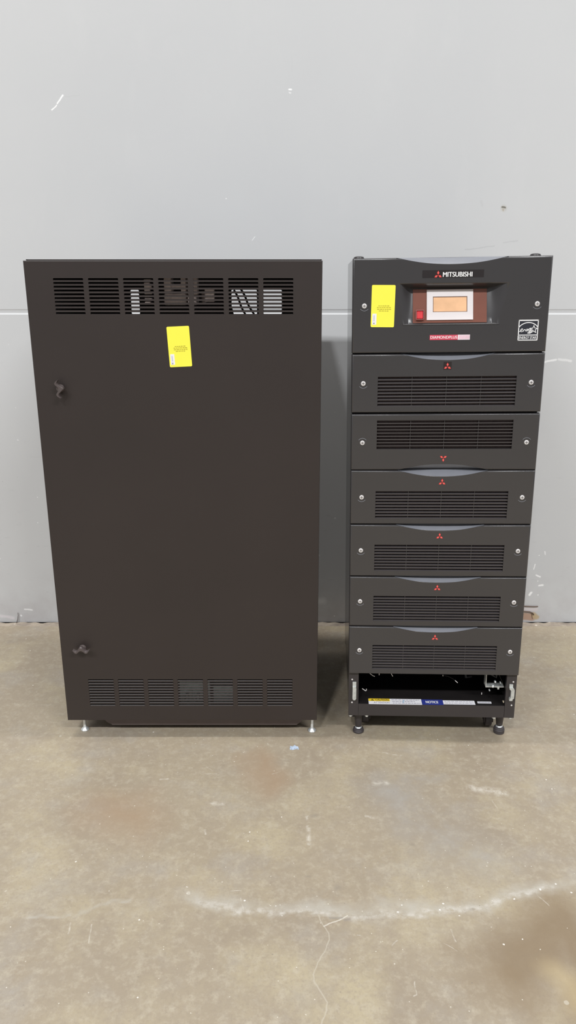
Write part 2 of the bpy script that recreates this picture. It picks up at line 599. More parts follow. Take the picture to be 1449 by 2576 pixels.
# ---- painted wall
W = Surf('grey_painted_wall', 0.6, wob=0.004, wscale=40, flat=(1, 0, 1))
W.mix(0.0, (0.60, 0.605, 0.61))
W.mix(W.rng(W.noise(1.1, 5, 0.5), 0.42, 0.62), (0.575, 0.582, 0.59), 0.8)
W.mix(W.rng(W.noise(7, 7, 0.6, stretch=(1, 1, 0.5)), 0.55, 0.8), (0.63, 0.632, 0.635), 0.5)
sepz = W.nt.nodes.new('ShaderNodeSeparateXYZ')
W.nt.links.new(W.tc, sepz.inputs[0])
low = W.rng(sepz.outputs['Z'], 1.22, 0.35)      # more scuffs where pallets hit the wall
vlow = W.rng(sepz.outputs['Z'], 0.25, 0.0)
W.mix(mth(W.nt, 'MULTIPLY', vlow, W.rng(W.noise(9, 7, 0.65), 0.4, 0.65)), (0.47, 0.445, 0.45), 0.55)
W.mix(mth(W.nt, 'MULTIPLY', low, W.rng(W.noise(30, 7, 0.7, stretch=(0.5, 1, 1.6)), 0.60, 0.74)), (0.42, 0.42, 0.43), 0.45)
W.mix(mth(W.nt, 'MULTIPLY', low, W.specks(26, 0.0022, 2.0, 0.35)), (0.92, 0.92, 0.92), 0.9)
W.mix(mth(W.nt, 'MULTIPLY', low, W.specks(16, 0.0042, 7.0, 0.25)), (0.88, 0.88, 0.89), 0.8)
W.mix(mth(W.nt, 'MULTIPLY', low, W.specks(34, 0.0015, 5.0, 0.30)), (0.30, 0.30, 0.31), 0.6)
W.mix(W.specks(5, 0.0022, 11.0, 0.30), (0.82, 0.82, 0.82), 0.8)
W.mix(W.specks(7, 0.0014, 13.0, 0.25), (0.40, 0.40, 0.41), 0.5)
for a, b, w, c, s in (((-0.7454, 1.9026), (-0.765, 1.878), 0.0035, (0.95, 0.95, 0.94), 1), ((-0.768, 1.873), (-0.7847, 1.8601), 0.003, (0.95, 0.95, 0.94), 1),
                      ((-0.738, 1.899), (-0.688, 1.902), 0.0016, (0.50, 0.51, 0.51), 0.7), ((0.0123, 2.0184), (0.0124, 1.9713), 0.0012, (0.42, 0.42, 0.42), 0.7),
                      ((-0.005, 2.0184), (0.0123, 2.0184), 0.001, (0.42, 0.42, 0.42), 0.6), ((-0.012, 1.9713), (0.0124, 1.9713), 0.001, (0.40, 0.40, 0.40), 0.7),
                      ((0.003, 1.920), (0.011, 1.920), 0.0035, (0.95, 0.95, 0.95), 1), ((0.005, 1.911), (0.010, 1.910), 0.003, (0.82, 0.82, 0.82), 0.8),
                      ((0.7415, 1.556), (0.7435, 1.556), 0.013, (0.52, 0.50, 0.46), 0.8), ((0.7375, 1.5585), (0.747, 1.5585), 0.0045, (0.16, 0.15, 0.12), 0.95),
                      ((0.741, 1.552), (0.741, 1.548), 0.003, (0.42, 0.36, 0.28), 0.8),
                      ((0.62, 1.42), (0.72, 1.434), 0.003, (0.50, 0.505, 0.51), 0.7), ((0.75, 1.444), (0.80, 1.45), 0.003, (0.50, 0.505, 0.51), 0.6),
                      ((0.935, 1.034), (0.975, 1.042), 0.005, (0.86, 0.86, 0.86), 0.85), ((0.985, 1.043), (1.03, 1.038), 0.006, (0.80, 0.80, 0.80), 0.75),
                      ((0.663, 1.578), (0.668, 1.565), 0.006, (0.54, 0.545, 0.55), 0.5), ((-0.125, 1.452), (-0.115, 1.463), 0.002, (0.95, 0.95, 0.95), 0.9),
                      ((-0.105, 1.448), (-0.09, 1.438), 0.0012, (0.45, 0.45, 0.45), 0.7), ((0.96, 2.055), (1.01, 2.05), 0.002, (0.52, 0.52, 0.52), 0.5),
                      ((0.985, 0.20), (1.0, 0.192), 0.004, (0.93, 0.93, 0.93), 0.9), ((1.0, 0.155), (1.015, 0.157), 0.005, (0.93, 0.93, 0.93), 0.9),
                      ((0.972, 0.125), (0.968, 0.115), 0.006, (0.95, 0.95, 0.95), 0.95), ((0.976, 0.245), (0.972, 0.225), 0.003, (0.9, 0.9, 0.9), 0.9),
                      ((1.01, 0.30), (1.012, 0.287), 0.003, (0.9, 0.9, 0.9), 0.9),
                      ((-1.06, 0.052), (-1.03, 0.05), 0.004, (0.9, 0.9, 0.9), 0.8), ((-1.11, 0.015), (-1.16, 0.025), 0.008, (0.75, 0.70, 0.73), 0.6)):
    W.streak((a[0], 0, a[1]), (b[0], 0, b[1]), w, c, s, 0.6)
# broken plaster corner by the floor, right of the machines
W.streak((0.955, 0, 0.055), (0.997, 0, 0.052), 0.012, (0.66, 0.60, 0.60), 0.8, 0.5)
W.streak((0.955, 0, 0.022), (0.985, 0, 0.018), 0.020, (0.46, 0.29, 0.20), 0.9, 0.4)
W.streak((0.990, 0, 0.030), (1.003, 0, 0.018), 0.014, (0.52, 0.40, 0.24), 0.9, 0.5)
W.streak((0.982, 0, 0.032), (0.988, 0, 0.012), 0.0035, (0.22, 0.14, 0.09), 0.9, 0.6)
# scraped paint and old tape behind the machines
W.streak((0.125, 0, 0.09), (0.14, 0, 0.09), 0.02, (0.80, 0.80, 0.80), 0.7, 0.8)
wall_m = W.done(0.10, 260, 0.0008)

J = Surf('dusty_joint_filler', 0.85, wob=0.01, wscale=30)
J.mix(0.0, (0.40, 0.34, 0.27))
J.mix(J.rng(J.noise(14, 8, 0.7, stretch=(1, 2, 1)), 0.40, 0.66), (0.20, 0.165, 0.14), 0.9)
J.mix(J.specks(30, 0.006, 3.0, 0.3), (0.62, 0.56, 0.48), 0.8)
joint_m = J.done(0.5, 90, 0.003)
dark_m = mat('joint_gap_dirt', (0.035, 0.028, 0.026), 0.9)


def struct(o):
    o['kind'] = 'structure'
    return o


STAINS = {   # (attribute, channel): list of (points, half width, softness)
    ('stains', 0): [([(0.27, -1.06), (0.36, -1.22), (0.46, -1.30)], 0.13, 1.0), ([(0.34, -1.00), (0.40, -1.02)], 0.05, 1.0)],
    ('stains', 1): [([(-0.46, -1.14), (-0.40, -1.17)], 0.13, 1.0), ([(-0.08, -0.92), (-0.05, -1.03)], 0.08, 1.0)],
    ('stains', 2): [([(0.44, -1.62), (0.60, -1.50), (0.60, -1.72)], 0.13, 0.9)],
    ('wear', 0): [([(-0.24, -1.430), (-0.10, -1.458), (0.12, -1.462), (0.28, -1.458), (0.42, -1.450), (0.52, -1.418), (0.62, -1.397), (0.75, -1.38)], 0.030, 0.9),
                  ([(-0.56, -1.480), (-0.46, -1.476), (-0.39, -1.437), (-0.35, -1.43)], 0.007, 1.0)],
    ('wear', 1): [([(-0.20, -1.440), (-0.10, -1.474), (0.15, -1.478), (0.30, -1.470), (0.42, -1.458), (0.52, -1.426), (0.60, -1.402)], 0.012, 1.0)],
    ('wear', 2): [([(0.53, -1.62), (0.56, -1.68)], 0.05, 1.0)],
}


def seg_mask(x, y, items):
    best = 0.0
    for pts, w, soft in items:
        for (ax, ay), (bx, by) in zip(pts[:-1], pts[1:]):
            dx, dy = bx - ax, by - ay
            t = max(0.0, min(1.0, ((x - ax) * dx + (y - ay) * dy) / (dx * dx + dy * dy)))
            d = math.hypot(x - ax - dx * t, y - ay - dy * t)
            if d < w:
                best = max(best, min(1.0, (w - d) / (w * soft)))
    return best


xs = [-5.0, -3.0, -1.5] + [-1.0 + 0.006 * i for i in range(334)] + [1.5, 3.0, 5.0]
ys = [-8.0, -5.0, -3.0, -2.2] + [-1.85 + 0.006 * i for i in range(175)] + [-0.6, -0.3, -0.046]
m = MB()
nx, ny = len(xs), len(ys)
m.add([(x, y, 0.0) for y in ys for x in xs], [(j * nx + i, j * nx + i + 1, (j + 1) * nx + i + 1, (j + 1) * nx + i) for j in range(ny - 1) for i in range(nx - 1)])
m.add([(-5, -0.046, 0), (5, -0.046, 0), (5, -0.046, -0.15), (-5, -0.046, -0.15), (-5, -8, -0.15), (5, -8, -0.15), (5, -8, 0), (-5, -8, 0)], [(0, 3, 2, 1), (3, 4, 5, 2), (4, 7, 6, 5)])
fl = struct(m.build('floor', floor_m))
for att in ('stains', 'wear'):
    ca = fl.data.color_attributes.new(att, 'FLOAT_COLOR', 'POINT')
    for i, vtx in enumerate(fl.data.vertices):
        x, y = vtx.co.x, vtx.co.y
        if abs(x) > 1.2 or y < -1.9 or y > -0.8:
            ca.data[i].color = (0, 0, 0, 1)
            continue
        w1 = mnoise.noise_vector(Vector((x * 14, y * 14, 0.3)))
        w2 = mnoise.noise_vector(Vector((x * 50, y * 50, 4.3)))
        if att == 'stains':
            px, py = x + 0.035 * w1.x, y + 0.035 * w1.y
        else:
            px, py = x + 0.010 * w1.x + 0.006 * w2.x, y + 0.014 * w1.y + 0.010 * w2.y
        ca.data[i].color = tuple(seg_mask(px, py, STAINS[(att, k)]) for k in range(3)) + (1,)
m = MB()
m.use(dark_m).box(-5, 5, -0.046, 0.2, -0.15, -0.016)
m.use(joint_m)
# uneven filler strip between slab and wall
n = 400
v, f = [], []
for i in range(n + 1):
    x = -2 + 4 * i / n
    h = -0.0065 + 0.002 * math.sin(i * 0.7) * math.sin(i * 0.23)
    e = 0.0022 * math.sin(i * 1.3) + 0.0016 * math.sin(i * 0.41 + 1)
    v += [(x, -0.0395 + 0.0008 * math.sin(i * 0.9), -0.016), (x, -0.0385 + e * 0.5, h - 0.001), (x, -0.0050 + e, h + 0.003), (x, -0.0040 + e, -0.016)]
for i in range(n):
    for k in range(3):
        f.append((4 * i + k, 4 * i + k + 1, 4 * i + k + 5, 4 * i + k + 4))
m.add(v, f)
struct(m.build('trim_1', joint_m))

# wall with the shallow chamfered groove at about 1.2 m
prof = [(0.0, -0.004), (0.0, 1.2010), (0.0022, 1.2070), (0.0022, 1.2165), (0.0010, 1.2195), (0.0010, 6.0), (0.2, 6.0), (0.2, -0.004)]
m = MB()
v = [(-5, y, z) for y, z in prof] + [(5, y, z) for y, z in prof]
k = len(prof)
m.add(v, [(i, (i + 1) % k, k + (i + 1) % k, k + i) for i in range(k)] + [tuple(range(k)), tuple(range(2 * k - 1, k - 1, -1))])
struct(m.build('wall_back', wall_m))


# ================================================================== LEFT CABINET
cab = thing('equipment_cabinet', 'wide brown-black steel equipment cabinet with plain full-height door, left of the panelled machine', 'cabinet', (-0.2870, -0.81, 0))
X0, X1, ZB, ZT = -0.3730, 0.3730, 0.0585, 1.3665     # local x about the centre line
DX = 0.2870                                        # world x = local x - DX
DEP = 0.55

slots = []
for base_top, pitch in ((1.3245, 0.00915), (0.1965, 0.0091)):
    for i in range(7):
        xa = -0.589 + 0.0878 * i + DX
        for j in range(10):
            zt = base_top - j * pitch
            slots.append((xa, xa + 0.0755, zt - 0.0044, zt))


def slotted_sheet(m, x0, x1, z0, z1, y, th, slots, lip=0.0022):
    """sheet facing -y whose slots have rounded ends and a sloped lower lip"""
    xs = sorted(set([x0, x1]))
    rows = {}
    for s in slots:
        rows.setdefault(round((s[2] + s[3]) / 2, 5), []).append(s)
    keys = sorted(rows)
    zc = z0
    for q, kz in enumerate(keys):
        rs = sorted(rows[kz])
        a, b = rs[0][2] - lip - 0.0006, rs[0][3] + 0.0006
        if a > zc + 1e-6:
            m.add([(x0, y, zc), (x1, y, zc), (x1, y, a), (x0, y, a)], [(0, 1, 2, 3)])
        xc = x0
        for s in rs:
            cx0, cx1 = s[0] - 0.001, s[1] + 0.001
            if cx0 > xc:
                m.add([(xc, y, a), (cx0, y, a), (cx0, y, b), (xc, y, b)], [(0, 1, 2, 3)])
            r = (s[3] - s[2]) * 0.42
            hole = rrect(s[0], s[1], s[2], s[3], r, 3)
            outer = [(hx, hz - lip if hz < (s[2] + s[3]) / 2 else hz) for hx, hz in hole]
            rect = [(cx0, a), (cx1, a), (cx1, b), (cx0, b)]
            tr = tessellate_polygon([[Vector((px, pz, 0)) for px, pz in rect], [Vector((px, pz, 0)) for px, pz in outer]])
            m.add([(px, y, pz) for px, pz in rect + outer], [tuple(t) for t in tr])
            n = len(hole)
            vv = [(px, y, pz) for px, pz in outer] + [(px, y + th * 0.7, pz) for px, pz in hole] + [(px, y + th, pz) for px, pz in hole]
            ff = []
            for k in range(2):
                ff += [(k * n + i, k * n + (i + 1) % n, (k + 1) * n + (i + 1) % n, (k + 1) * n + i) for i in range(n)]
            m.add(vv, ff)
            xc = cx1
        if x1 > xc:
            m.add([(xc, y, a), (x1, y, a), (x1, y, b), (xc, y, b)], [(0, 1, 2, 3)])
        zc = b
    m.add([(x0, y, zc), (x1, y, zc), (x1, y, z1), (x0, y, z1)], [(0, 1, 2, 3)])
    return m


m = MB()
e = 0.0018
slotted_sheet(m, X0 + e, X1 - e, ZB + e, ZT - e, 0.0, 0.0035, slots)
# folded rim of the door
rings = []
for ins, yy in ((e, 0.0), (e * 0.3, e * 0.3), (0, e), (0, 0.020), (0.012, 0.020)):
    rings.append([(X0 + ins, yy, ZB + ins), (X1 - ins, yy, ZB + ins), (X1 - ins, yy, ZT - ins), (X0 + ins, yy, ZT - ins)])
v = [p for r in rings for p in r]
f = []
for k in range(len(rings) - 1):
    for i in range(4):
        j = (i + 1) % 4
        f.append((k * 4 + i, k * 4 + j, k * 4 + 4 + j, k * 4 + 4 + i))
m.add(v, f)
door = m.build('door', MT['brown'], cab)

m = MB()
m.box(X0 + 0.002, X0 + 0.004, 0.0215, DEP, ZB + 0.002, 1.3695)
m.box(X1 - 0.004, X1 - 0.002, 0.0215, DEP, ZB + 0.002, 1.3695)
m.box(X0 + 0.004, X1 - 0.004, 0.0215, DEP, ZB + 0.002, ZB + 0.004)
m.box(X0 + 0.001, X1 - 0.001, 0.0215, DEP, 1.3675, 1.3697)
# inner gutter framing the doorway
m.box(X0 + 0.004, X0 + 0.03, 0.0215, 0.024, ZB + 0.004, 1.3675)
m.box(X1 - 0.03, X1 - 0.004, 0.0215, 0.024, ZB + 0.004, 1.3675)
m.box(X0 + 0.03, X1 - 0.03, 0.0215, 0.024, 1.345, 1.3675)
body = m.build('housing', MT['brown'], cab)
# back panel, slotted like the door, through which the lit wall shows
bs = []
for xa, xb in ((-0.506 + DX, -0.479 + DX), (-0.182 + DX, -0.100 + DX), (-0.0823 + DX, -0.020 + DX)):
    for j in range(8):
        zt = 1.2895 - j * 0.0112
        bs.append((xa, xb, zt - 0.0078, zt))
m = MB()
slotted_sheet(m, X0 + 0.004, X1 - 0.004, ZB + 0.002, 1.3675, DEP - 0.003, 0.0015, bs, 0.0003)
m.build('back_panel', MT['brown_in'], cab)

# equipment seen through the vents
m = MB()
for j in range(8):
    z = 1.262 + 0.0078 * j
    m.box(-0.367 + DX, -0.351 + DX + (0.002 if j % 2 else -0.002), 0.030, 0.045, z, z + 0.0052, 0.0008)
m.build('terminal_strip', MT['beige'], cab)
m = MB()
m.box(-0.318 + DX, -0.262 + DX, 0.034, 0.11, 1.2580, 1.2860, 0.003)
m.box(-0.258 + DX, -0.236 + DX, 0.038, 0.10, 1.2580, 1.2820, 0.002)
m.box(-0.318 + DX, -0.300 + DX, 0.040, 0.09, 1.2860, 1.330, 0.002)
m.box(-0.275 + DX, -0.262 + DX, 0.040, 0.09, 1.2860, 1.330, 0.002)
m.box(-0.300 + DX, -0.275 + DX, 0.044, 0.08, 1.300, 1.308, 0.001)
m.build('transformer', MT['beige'], cab)
m = MB()
m.box(-0.256 + DX, -0.232 + DX, 0.034, 0.07, 1.284, 1.326, 0.001)
m.box(-0.214 + DX, -0.190 + DX, 0.040, 0.06, 1.266, 1.300, 0.001)
m.lathe([(0.006, 0), (0.006, 0.03)], 12, 'z', (-0.222 + DX, 0.09, 1.262))
m.build('relay', MT['beige'], cab)
m = MB()
for a, b in (((-0.172, 1.2895), (-0.132, 1.205)), ((-0.150, 1.292), (-0.110, 1.215)), ((-0.188, 1.243), (-0.168, 1.200))):
    pts = [(a[0] + (b[0] - a[0]) * t + DX + 0.002 * math.sin(t * 7), 0.52, a[1] + (b[1] - a[1]) * t) for t in [i / 8 for i in range(9)]]
    m.tube(pts, 0.0035, 8)
m.build('cable', MT['cable'], cab, 40)
m = MB()
m.box(-0.325 + DX, -0.235 + DX, 0.035, 0.040, 0.085, 0.170)
for q in range(7):
    m.box(-0.318 + DX + q * 0.011, -0.311 + DX + q * 0.011, 0.024, 0.035, 0.10 + 0.01 * (q % 3), 0.12 + 0.013 * (q % 3))
m.box(-0.225 + DX, -0.155 + DX, 0.035, 0.10, 0.095, 0.150, 0.002)
m.build('circuit_board', MT['greenboard'], cab)
m = MB()
m.box(X0 + 0.03, X1 - 0.03, 0.14, 0.15, 0.075, 1.20)
m.build('mounting_plate', MT['brown_in'], cab)

# two winged turn handles
def wing_handle(x, z, rot):
    m = MB()
    R = Matrix.Translation((x, 0, z)) @ Matrix.Rotation(rot, 4, 'Y')
    m.xf = R
    m.lathe([(0.0105, 0.0), (0.0105, -0.003), (0.0085, -0.006), (0.0070, -0.014), (0.0045, -0.016)], 24, 'y')
    top, bot = [], []
    N = 24
    for i in range(N + 1):
        t = -1 + 2 * i / N
        zc = 0.0068 * math.exp(-(t / 0.34) ** 2) - 0.0045 * math.exp(-((abs(t) - 0.60) / 0.28) ** 2) + 0.003 * max(0, abs(t) - 0.8) / 0.2
        hw = 0.0046 * math.sqrt(max(0.03, 1 - abs(t) ** 3)) + 0.0026 * math.exp(-(t / 0.3) ** 2)
        top.append((t * 0.0235, zc + hw))
        bot.append((t * 0.0235, zc - hw))
    v = []
    for (xt, zt), (xb, zb) in zip(top, bot):
        zm = (zt + zb) / 2
        v += [(xt, -0.0095, zm + (zt - zm) * 0.7), (xt, -0.012, zt), (xt, -0.021, zt), (xt, -0.0235, zm + (zt - zm) * 0.6),
              (xt, -0.0235, zm + (zb - zm) * 0.6), (xt, -0.021, zb), (xt, -0.012, zb), (xt, -0.0095, zm + (zb - zm) * 0.7)]
    f = []
    for i in range(N):
        for k in range(8):
            j = (k + 1) % 8
            f.append((8 * i + k, 8 * i + j, 8 * i + 8 + j, 8 * i + 8 + k))
    f += [tuple(range(8)), tuple(8 * N + i for i in range(8))]
    m.add(v, f)
    o = m.build('turn_handle', MT['knob'], door, 35)
    return o


h1 = wing_handle(-0.594 + DX, 1.0500, math.radians(84))
h2 = wing_handle(-0.596 + DX, 0.2985, math.radians(0))
h1['label'] = 'upper door handle turned upright'
h2['label'] = 'lower door handle turned level'

# hanging pan between the feet
m = MB()
pf = [(-0.569 + DX, 0.0585), (-0.552 + DX, 0.034), (-0.535 + DX, 0.024), (0.026 + DX, 0.024), (0.040 + DX, 0.034), (0.052 + DX, 0.0585)]
m.prism(pf, 0.03, 0.50)
m.build('base_pan', MT['brown_in'], cab)


def leveler(x, y):
    """plated levelling foot standing on the floor"""
    m = MB()
    m.lathe([(0.0112, 0.0), (0.0122, 0.0015), (0.0120, 0.004), (0.0105, 0.006), (0.0060, 0.010), (0.0045, 0.013), (0.0044, 0.034), (0.0044, 0.060)], 28, 'z', (x, y, 0))
    m.lathe([(0.0085, 0.046), (0.0085, 0.050)], 6, 'z', (x, y, 0))
    m.lathe([(0.0055, 0.050), (0.0105, 0.0585)], 6, 'z', (x, y, 0))
    return m.build('leveling_foot', MT['chrome'], cab, 30)


leveler(0.0733 + DX, 0.034)
leveler(-0.6227 + DX, 0.040)
leveler(0.0733 + DX, 0.50)
leveler(-0.6227 + DX, 0.50)


# ---- yellow tag shared by both machines
def yellow_tag(parent, cx, cz, w, h, tilt, y=0.0, shear=0.0):
    X = Matrix.Translation((cx, y, cz)) @ Matrix.Rotation(tilt, 4, 'Y')
    m = MB()
    m.xf = X
    m.prism(rrect(-w / 2, w / 2, -h / 2, h / 2, 0.003, 5), -0.0007, -0.0001)
    tag = m.build('yellow_tag', MT['yellow'], parent)
    m = MB()
    m.xf = X
    rr = random.Random(3)
    cx0 = w * 0.05
    for r_, (hw, zz) in enumerate(((0.0145, 0.0005), (0.0180, -0.0036), (0.0175, -0.0077), (0.0130, -0.0118))):
        x = cx0 - hw
        while x < cx0 + hw - 0.001:
            ln = rr.uniform(0.003, 0.0065)
            e2 = min(x + ln, cx0 + hw)
            # a word: a row of thin upright strokes over a faint bar
            m.prism([(x, zz), (e2, zz), (e2, zz + 0.0009), (x, zz + 0.0009)], -0.0009, -0.0007)
            q = x
            while q < e2 - 0.0004:
                m.prism([(q, zz - 0.0004), (q + 0.0004, zz - 0.0004), (q + 0.0004, zz + 0.0014), (q, zz + 0.0014)], -0.0009, -0.0007)
                q += rr.uniform(0.0008, 0.0012)
            x = e2 + 0.0014
    m.build('fine_print', MT['olive'], tag)
    m = MB()
    m.xf = X
    sx0, sx1, sz0, sz1 = -w / 2 + 0.0035, -w / 2 + 0.0140, -h / 2 + 0.0060, -h / 2 + 0.0330
    m.prism(rrect(sx0, sx1, sz0, sz1, 0.001, 3), -0.0010, -0.0007)
    sl = m.build('serial_slip', MT['paper'], tag)
    m = MB()
    m.xf = X
    m.use(MT['blackink'])
    m.prism([(sx0 + 0.0030, sz0 + 0.0020), (sx0 + 0.0060, sz0 + 0.0020), (sx0 + 0.0060, sz0 + 0.0036), (sx0 + 0.0030, sz0 + 0.0036)], -0.0012, -0.0010)
    m.use(MT['ink'])
    m.prism([(sx0 + 0.0022, sz0 + 0.0052), (sx0 + 0.0066, sz0 + 0.0052), (sx0 + 0.0066, sz0 + 0.0058), (sx0 + 0.0022, sz0 + 0.0058)], -0.0012, -0.0010)
    for k in range(8):
        z = sz0 + 0.009 + k * 0.0018
        m.prism([(sx0 + 0.0030, z), (sx0 + 0.0058, z), (sx0 + 0.0058, z + 0.0007), (sx0 + 0.0030, z + 0.0007)], -0.0012, -0.0010)
    m.build('slip_print', MT['ink'], tag)
    return tag


# the mesh of a tag's print is a sub-part; the tag itself is a part of the machine it is stuck on
t = yellow_tag(cab, (-0.3107 - 0.2529 - 0.2475 - 0.3053) / 4 + DX, (1.2061 + 1.2081 + 1.107 + 1.1039) / 4, 0.0578, 0.1020, math.radians(-2.6), 0.0)
t['label'] = 'yellow sticker with fine print and white slip'


# ================================================================== RIGHT MACHINE
LEAN, ROLL, YAW = -0.0048, -0.0144, -0.052
ups = thing('power_supply_rack', 'charcoal rack machine with seven stacked front panels and a screen, right of the plain cabinet', 'machine',
            (0.4242, -0.8375, 0), (LEAN, ROLL, YAW))
HWF = 0.2425
FD, BD = 0.012, 0.579      # frame front and back depth
ZF = 0.0805                # underside
ZO = 0.2272                # top of the open bay

m = MB()
m.box(-HWF, -HWF + 0.0025, FD + 0.013, BD, ZF, 1.3715)
m.box(HWF - 0.0025, HWF, FD + 0.013, BD, ZF, 1.3715)
m.box(-HWF, HWF, FD + 0.013, BD, 1.3715, 1.3740)
m.build('side_panel', MT['side'], ups)
m = MB()
m.box(-HWF + 0.003, HWF - 0.003, BD - 0.004, BD - 0.001, ZF + 0.002, 1.371)
m.build('back_panel', MT['inner'], ups)
m = MB()
m.box(-HWF + 0.0028, HWF - 0.0028, FD + 0.014, BD - 0.006, ZO + 0.012, 1.368)
m.build('module_chassis', MT['inner'], ups)
# open bay: posts, beam, tray
for s in (-1, 1):
    m = MB()
    xa, xb = (s * 0.2435, s * 0.2145) if s > 0 else (-0.2435, -0.2145)
    x0, x1 = min(xa, xb), max(xa, xb)
    m.box(x0, x1, FD, FD + 0.0125, ZF, ZO + 0.004, 0.0008)
    post = m.build('corner_post', MT['frame'], ups)
    # latch plate: a plated hook with a foot
    m = MB()
    if s < 0:
        m.box(-0.2325, -0.2215, FD - 0.004, FD + 0.0002, 0.178, 0.194, 0.0008)
        m.prism([(-0.2322, 0.180), (-0.2225, 0.180), (-0.2215, 0.175), (-0.2215, 0.142), (-0.2245, 0.137), (-0.2300, 0.137), (-0.2325, 0.141)], FD - 0.009, FD + 0.0002)
        m.box(-0.2290, -0.2250, FD - 0.0095, FD - 0.006, 0.176, 0.181)
    else:
        m.box(0.2225, 0.2330, FD - 0.004, FD + 0.0002, 0.181, 0.193, 0.0008)
        m.prism([(0.2225, 0.184), (0.2330, 0.184), (0.2370, 0.178), (0.2370, 0.150), (0.2330, 0.147), (0.2330, 0.142), (0.2240, 0.142), (0.2240, 0.148), (0.2275, 0.152), (0.2275, 0.175), (0.2225, 0.180)], FD - 0.009, FD + 0.0002)
    m.build('latch_plate', MT['galv'], post)
    for zz in ((0.201, 0.125) if s < 0 else (0.200, 0.123)):
        m = MB()
        m.lathe([(0.0024, 0.0), (0.0024, -0.0012), (0.0012, -0.0018)], 14, 'y', (s * 0.2335, FD, zz))
        m.build('post_screw', MT['silver'], post, 30)
m = MB()
m.box(-0.2140, 0.2140, FD + 0.001, FD + 0.0035, ZF, 0.1175)
m.box(-0.2140, 0.2140, FD + 0.001, FD + 0.004, 0.1175, 0.1192)
m.build('front_beam', MT['frame'], ups)
m = MB()
m.box(-0.2140, 0.2140, FD + 0.004, 0.055, 0.1165, 0.1190)
m.box(-0.2390, 0.2390, 0.055, BD - 0.006, 0.1125, 0.1150)
m.build('bay_tray', MT['inner'], ups)
# bits inside the open bay
m = MB()
m.box(0.1600, 0.1618, 0.035, 0.06, 0.170, 0.228)
m.box(0.1600, 0.2130, 0.035, 0.06, 0.168, 0.1710)
m.box(0.195, 0.200, 0.034, 0.045, 0.162, 0.168)
m.build('metal_bracket', MT['galv'], ups)
m = MB()
for x, z, r in ((0.180, 0.174, 0.004), (0.186, 0.189, 0.003), (0.201, 0.187, 0.0022), (0.171, 0.161, 0.0022)):
    m.lathe([(r, 0.0), (r, -0.006), (r * 0.5, -0.0075)], 12, 'y', (x, 0.034, z))
m.build('bracket_bolt', MT['chrome'], ups, 30)
m = MB()
m.tube([(0.175, 0.05, 0.228), (0.178, 0.045, 0.205), (0.190, 0.045, 0.196), (0.196, 0.05, 0.222)], 0.0045, 8)
m.build('bay_cable', MT['cable'], ups, 40)
m = MB()
m.tube([(0.090, 0.10, 0.205), (0.108, 0.09, 0.195), (0.112, 0.09, 0.170), (0.13, 0.10, 0.168)], 0.004, 8)
m.build('bay_cable', MT['cable'], ups, 40)
for pts in ([(-0.181, 0.035, 0.209), (-0.172, 0.035, 0.2015), (-0.166, 0.035, 0.199)], [(-0.1535, 0.035, 0.214), (-0.1533, 0.035, 0.2035)],
            [(-0.1195, 0.035, 0.2115), (-0.113, 0.035, 0.2000)], [(0.0335, 0.035, 0.207), (0.034, 0.035, 0.203)],
            [(0.070, 0.035, 0.189), (0.078, 0.035, 0.1815)], [(-0.203, 0.035, 0.158), (-0.192, 0.035, 0.150)], [(-0.190, 0.035, 0.157), (-0.1905, 0.035, 0.151)], [(0.150, 0.035, 0.150), (0.150, 0.035, 0.144)]):
    m = MB()
    m.tube(pts, 0.0011, 6)
    m.build('wire_end', MT['silver'], ups)
m = MB()
m.tube([(0.036, 0.036, 0.205), (0.05, 0.036, 0.2015), (0.062, 0.036, 0.195), (0.071, 0.036, 0.188)], 0.0006, 6)
m.build('thin_wire', MT['cable'], ups)


# labels lying on the tray
TZ = 0.1192
LM = Matrix.Translation((0, 0, TZ)) @ Matrix.Rotation(math.radians(-90), 4, 'X')  # local z -> +y, local y -> -z


def tray_poly(m, x0, x1, y0, y1, h=0.0004, lift=0.0):
    m.box(x0, x1, y0, y1, TZ + lift, TZ + lift + h)
    return m


def tray_text(s, x0, x1, y0, y1, mt, par, name, bold=0.0):
    B = Matrix(((1, 0, 0, 0), (0, 0, 1, 0), (0, -1, 0, 0), (0, 0, 0, 1)))
    return text(s, x0, x1, y0, y1, -(TZ + 0.0007), mt, par, name, bold, 0.0002, 0, B)


m = MB()
tray_poly(m, -0.1835, -0.0262, 0.0130, 0.0440)
lab = m.build('warning_label', MT['paper'], ups)
m = MB()
tray_poly(m, -0.1832, -0.1200, 0.0295, 0.0438, 0.0002, 0.0004)
m.build('caution_band', MT['caution'], lab)
tray_text('CAUTION', -0.163, -0.124, 0.0325, 0.0405, MT['blackink'], lab, 'caution_lettering', 0.02)
tray_text('ATTENTION', -0.168, -0.122, 0.0175, 0.0260, MT['ink'], lab, 'attention_lettering', 0.0)
m = MB()
y_ = TZ + 0.0006
m.add([(-0.178, 0.0315, y_), (-0.166, 0.0315, y_), (-0.172, 0.0420, y_)], [(0, 1, 2)])
m.build('warning_triangle', MT['blackink'], lab)
m = MB()
rr = random.Random(5)
for yy, xa, xb in ((0.0365, -0.115, -0.033), (0.0270, -0.113, -0.045), (0.0180, -0.112, -0.030)):
    x = xa
    while x < xb:
        ln = rr.uniform(0.004, 0.010)
        tray_poly(m, x, min(x + ln, xb), yy, yy + 0.0030, 0.0002, 0.0004)
        x += ln + 0.002
m.build('label_fine_print', MT['ink'], lab)
m = MB()
for k in range(4):
    tray_poly(m, -0.083 + k * 0.0008, -0.079 + k * 0.0008, 0.022 + k * 0.004, 0.026 + k * 0.004, 0.0002, 0.0006)
m.build('pen_mark', MT['paleblue'], lab)
m = MB()
tray_poly(m, -0.0258, 0.0370, 0.0140, 0.0425)
nb = m.build('notice_label', MT['blue'], ups)
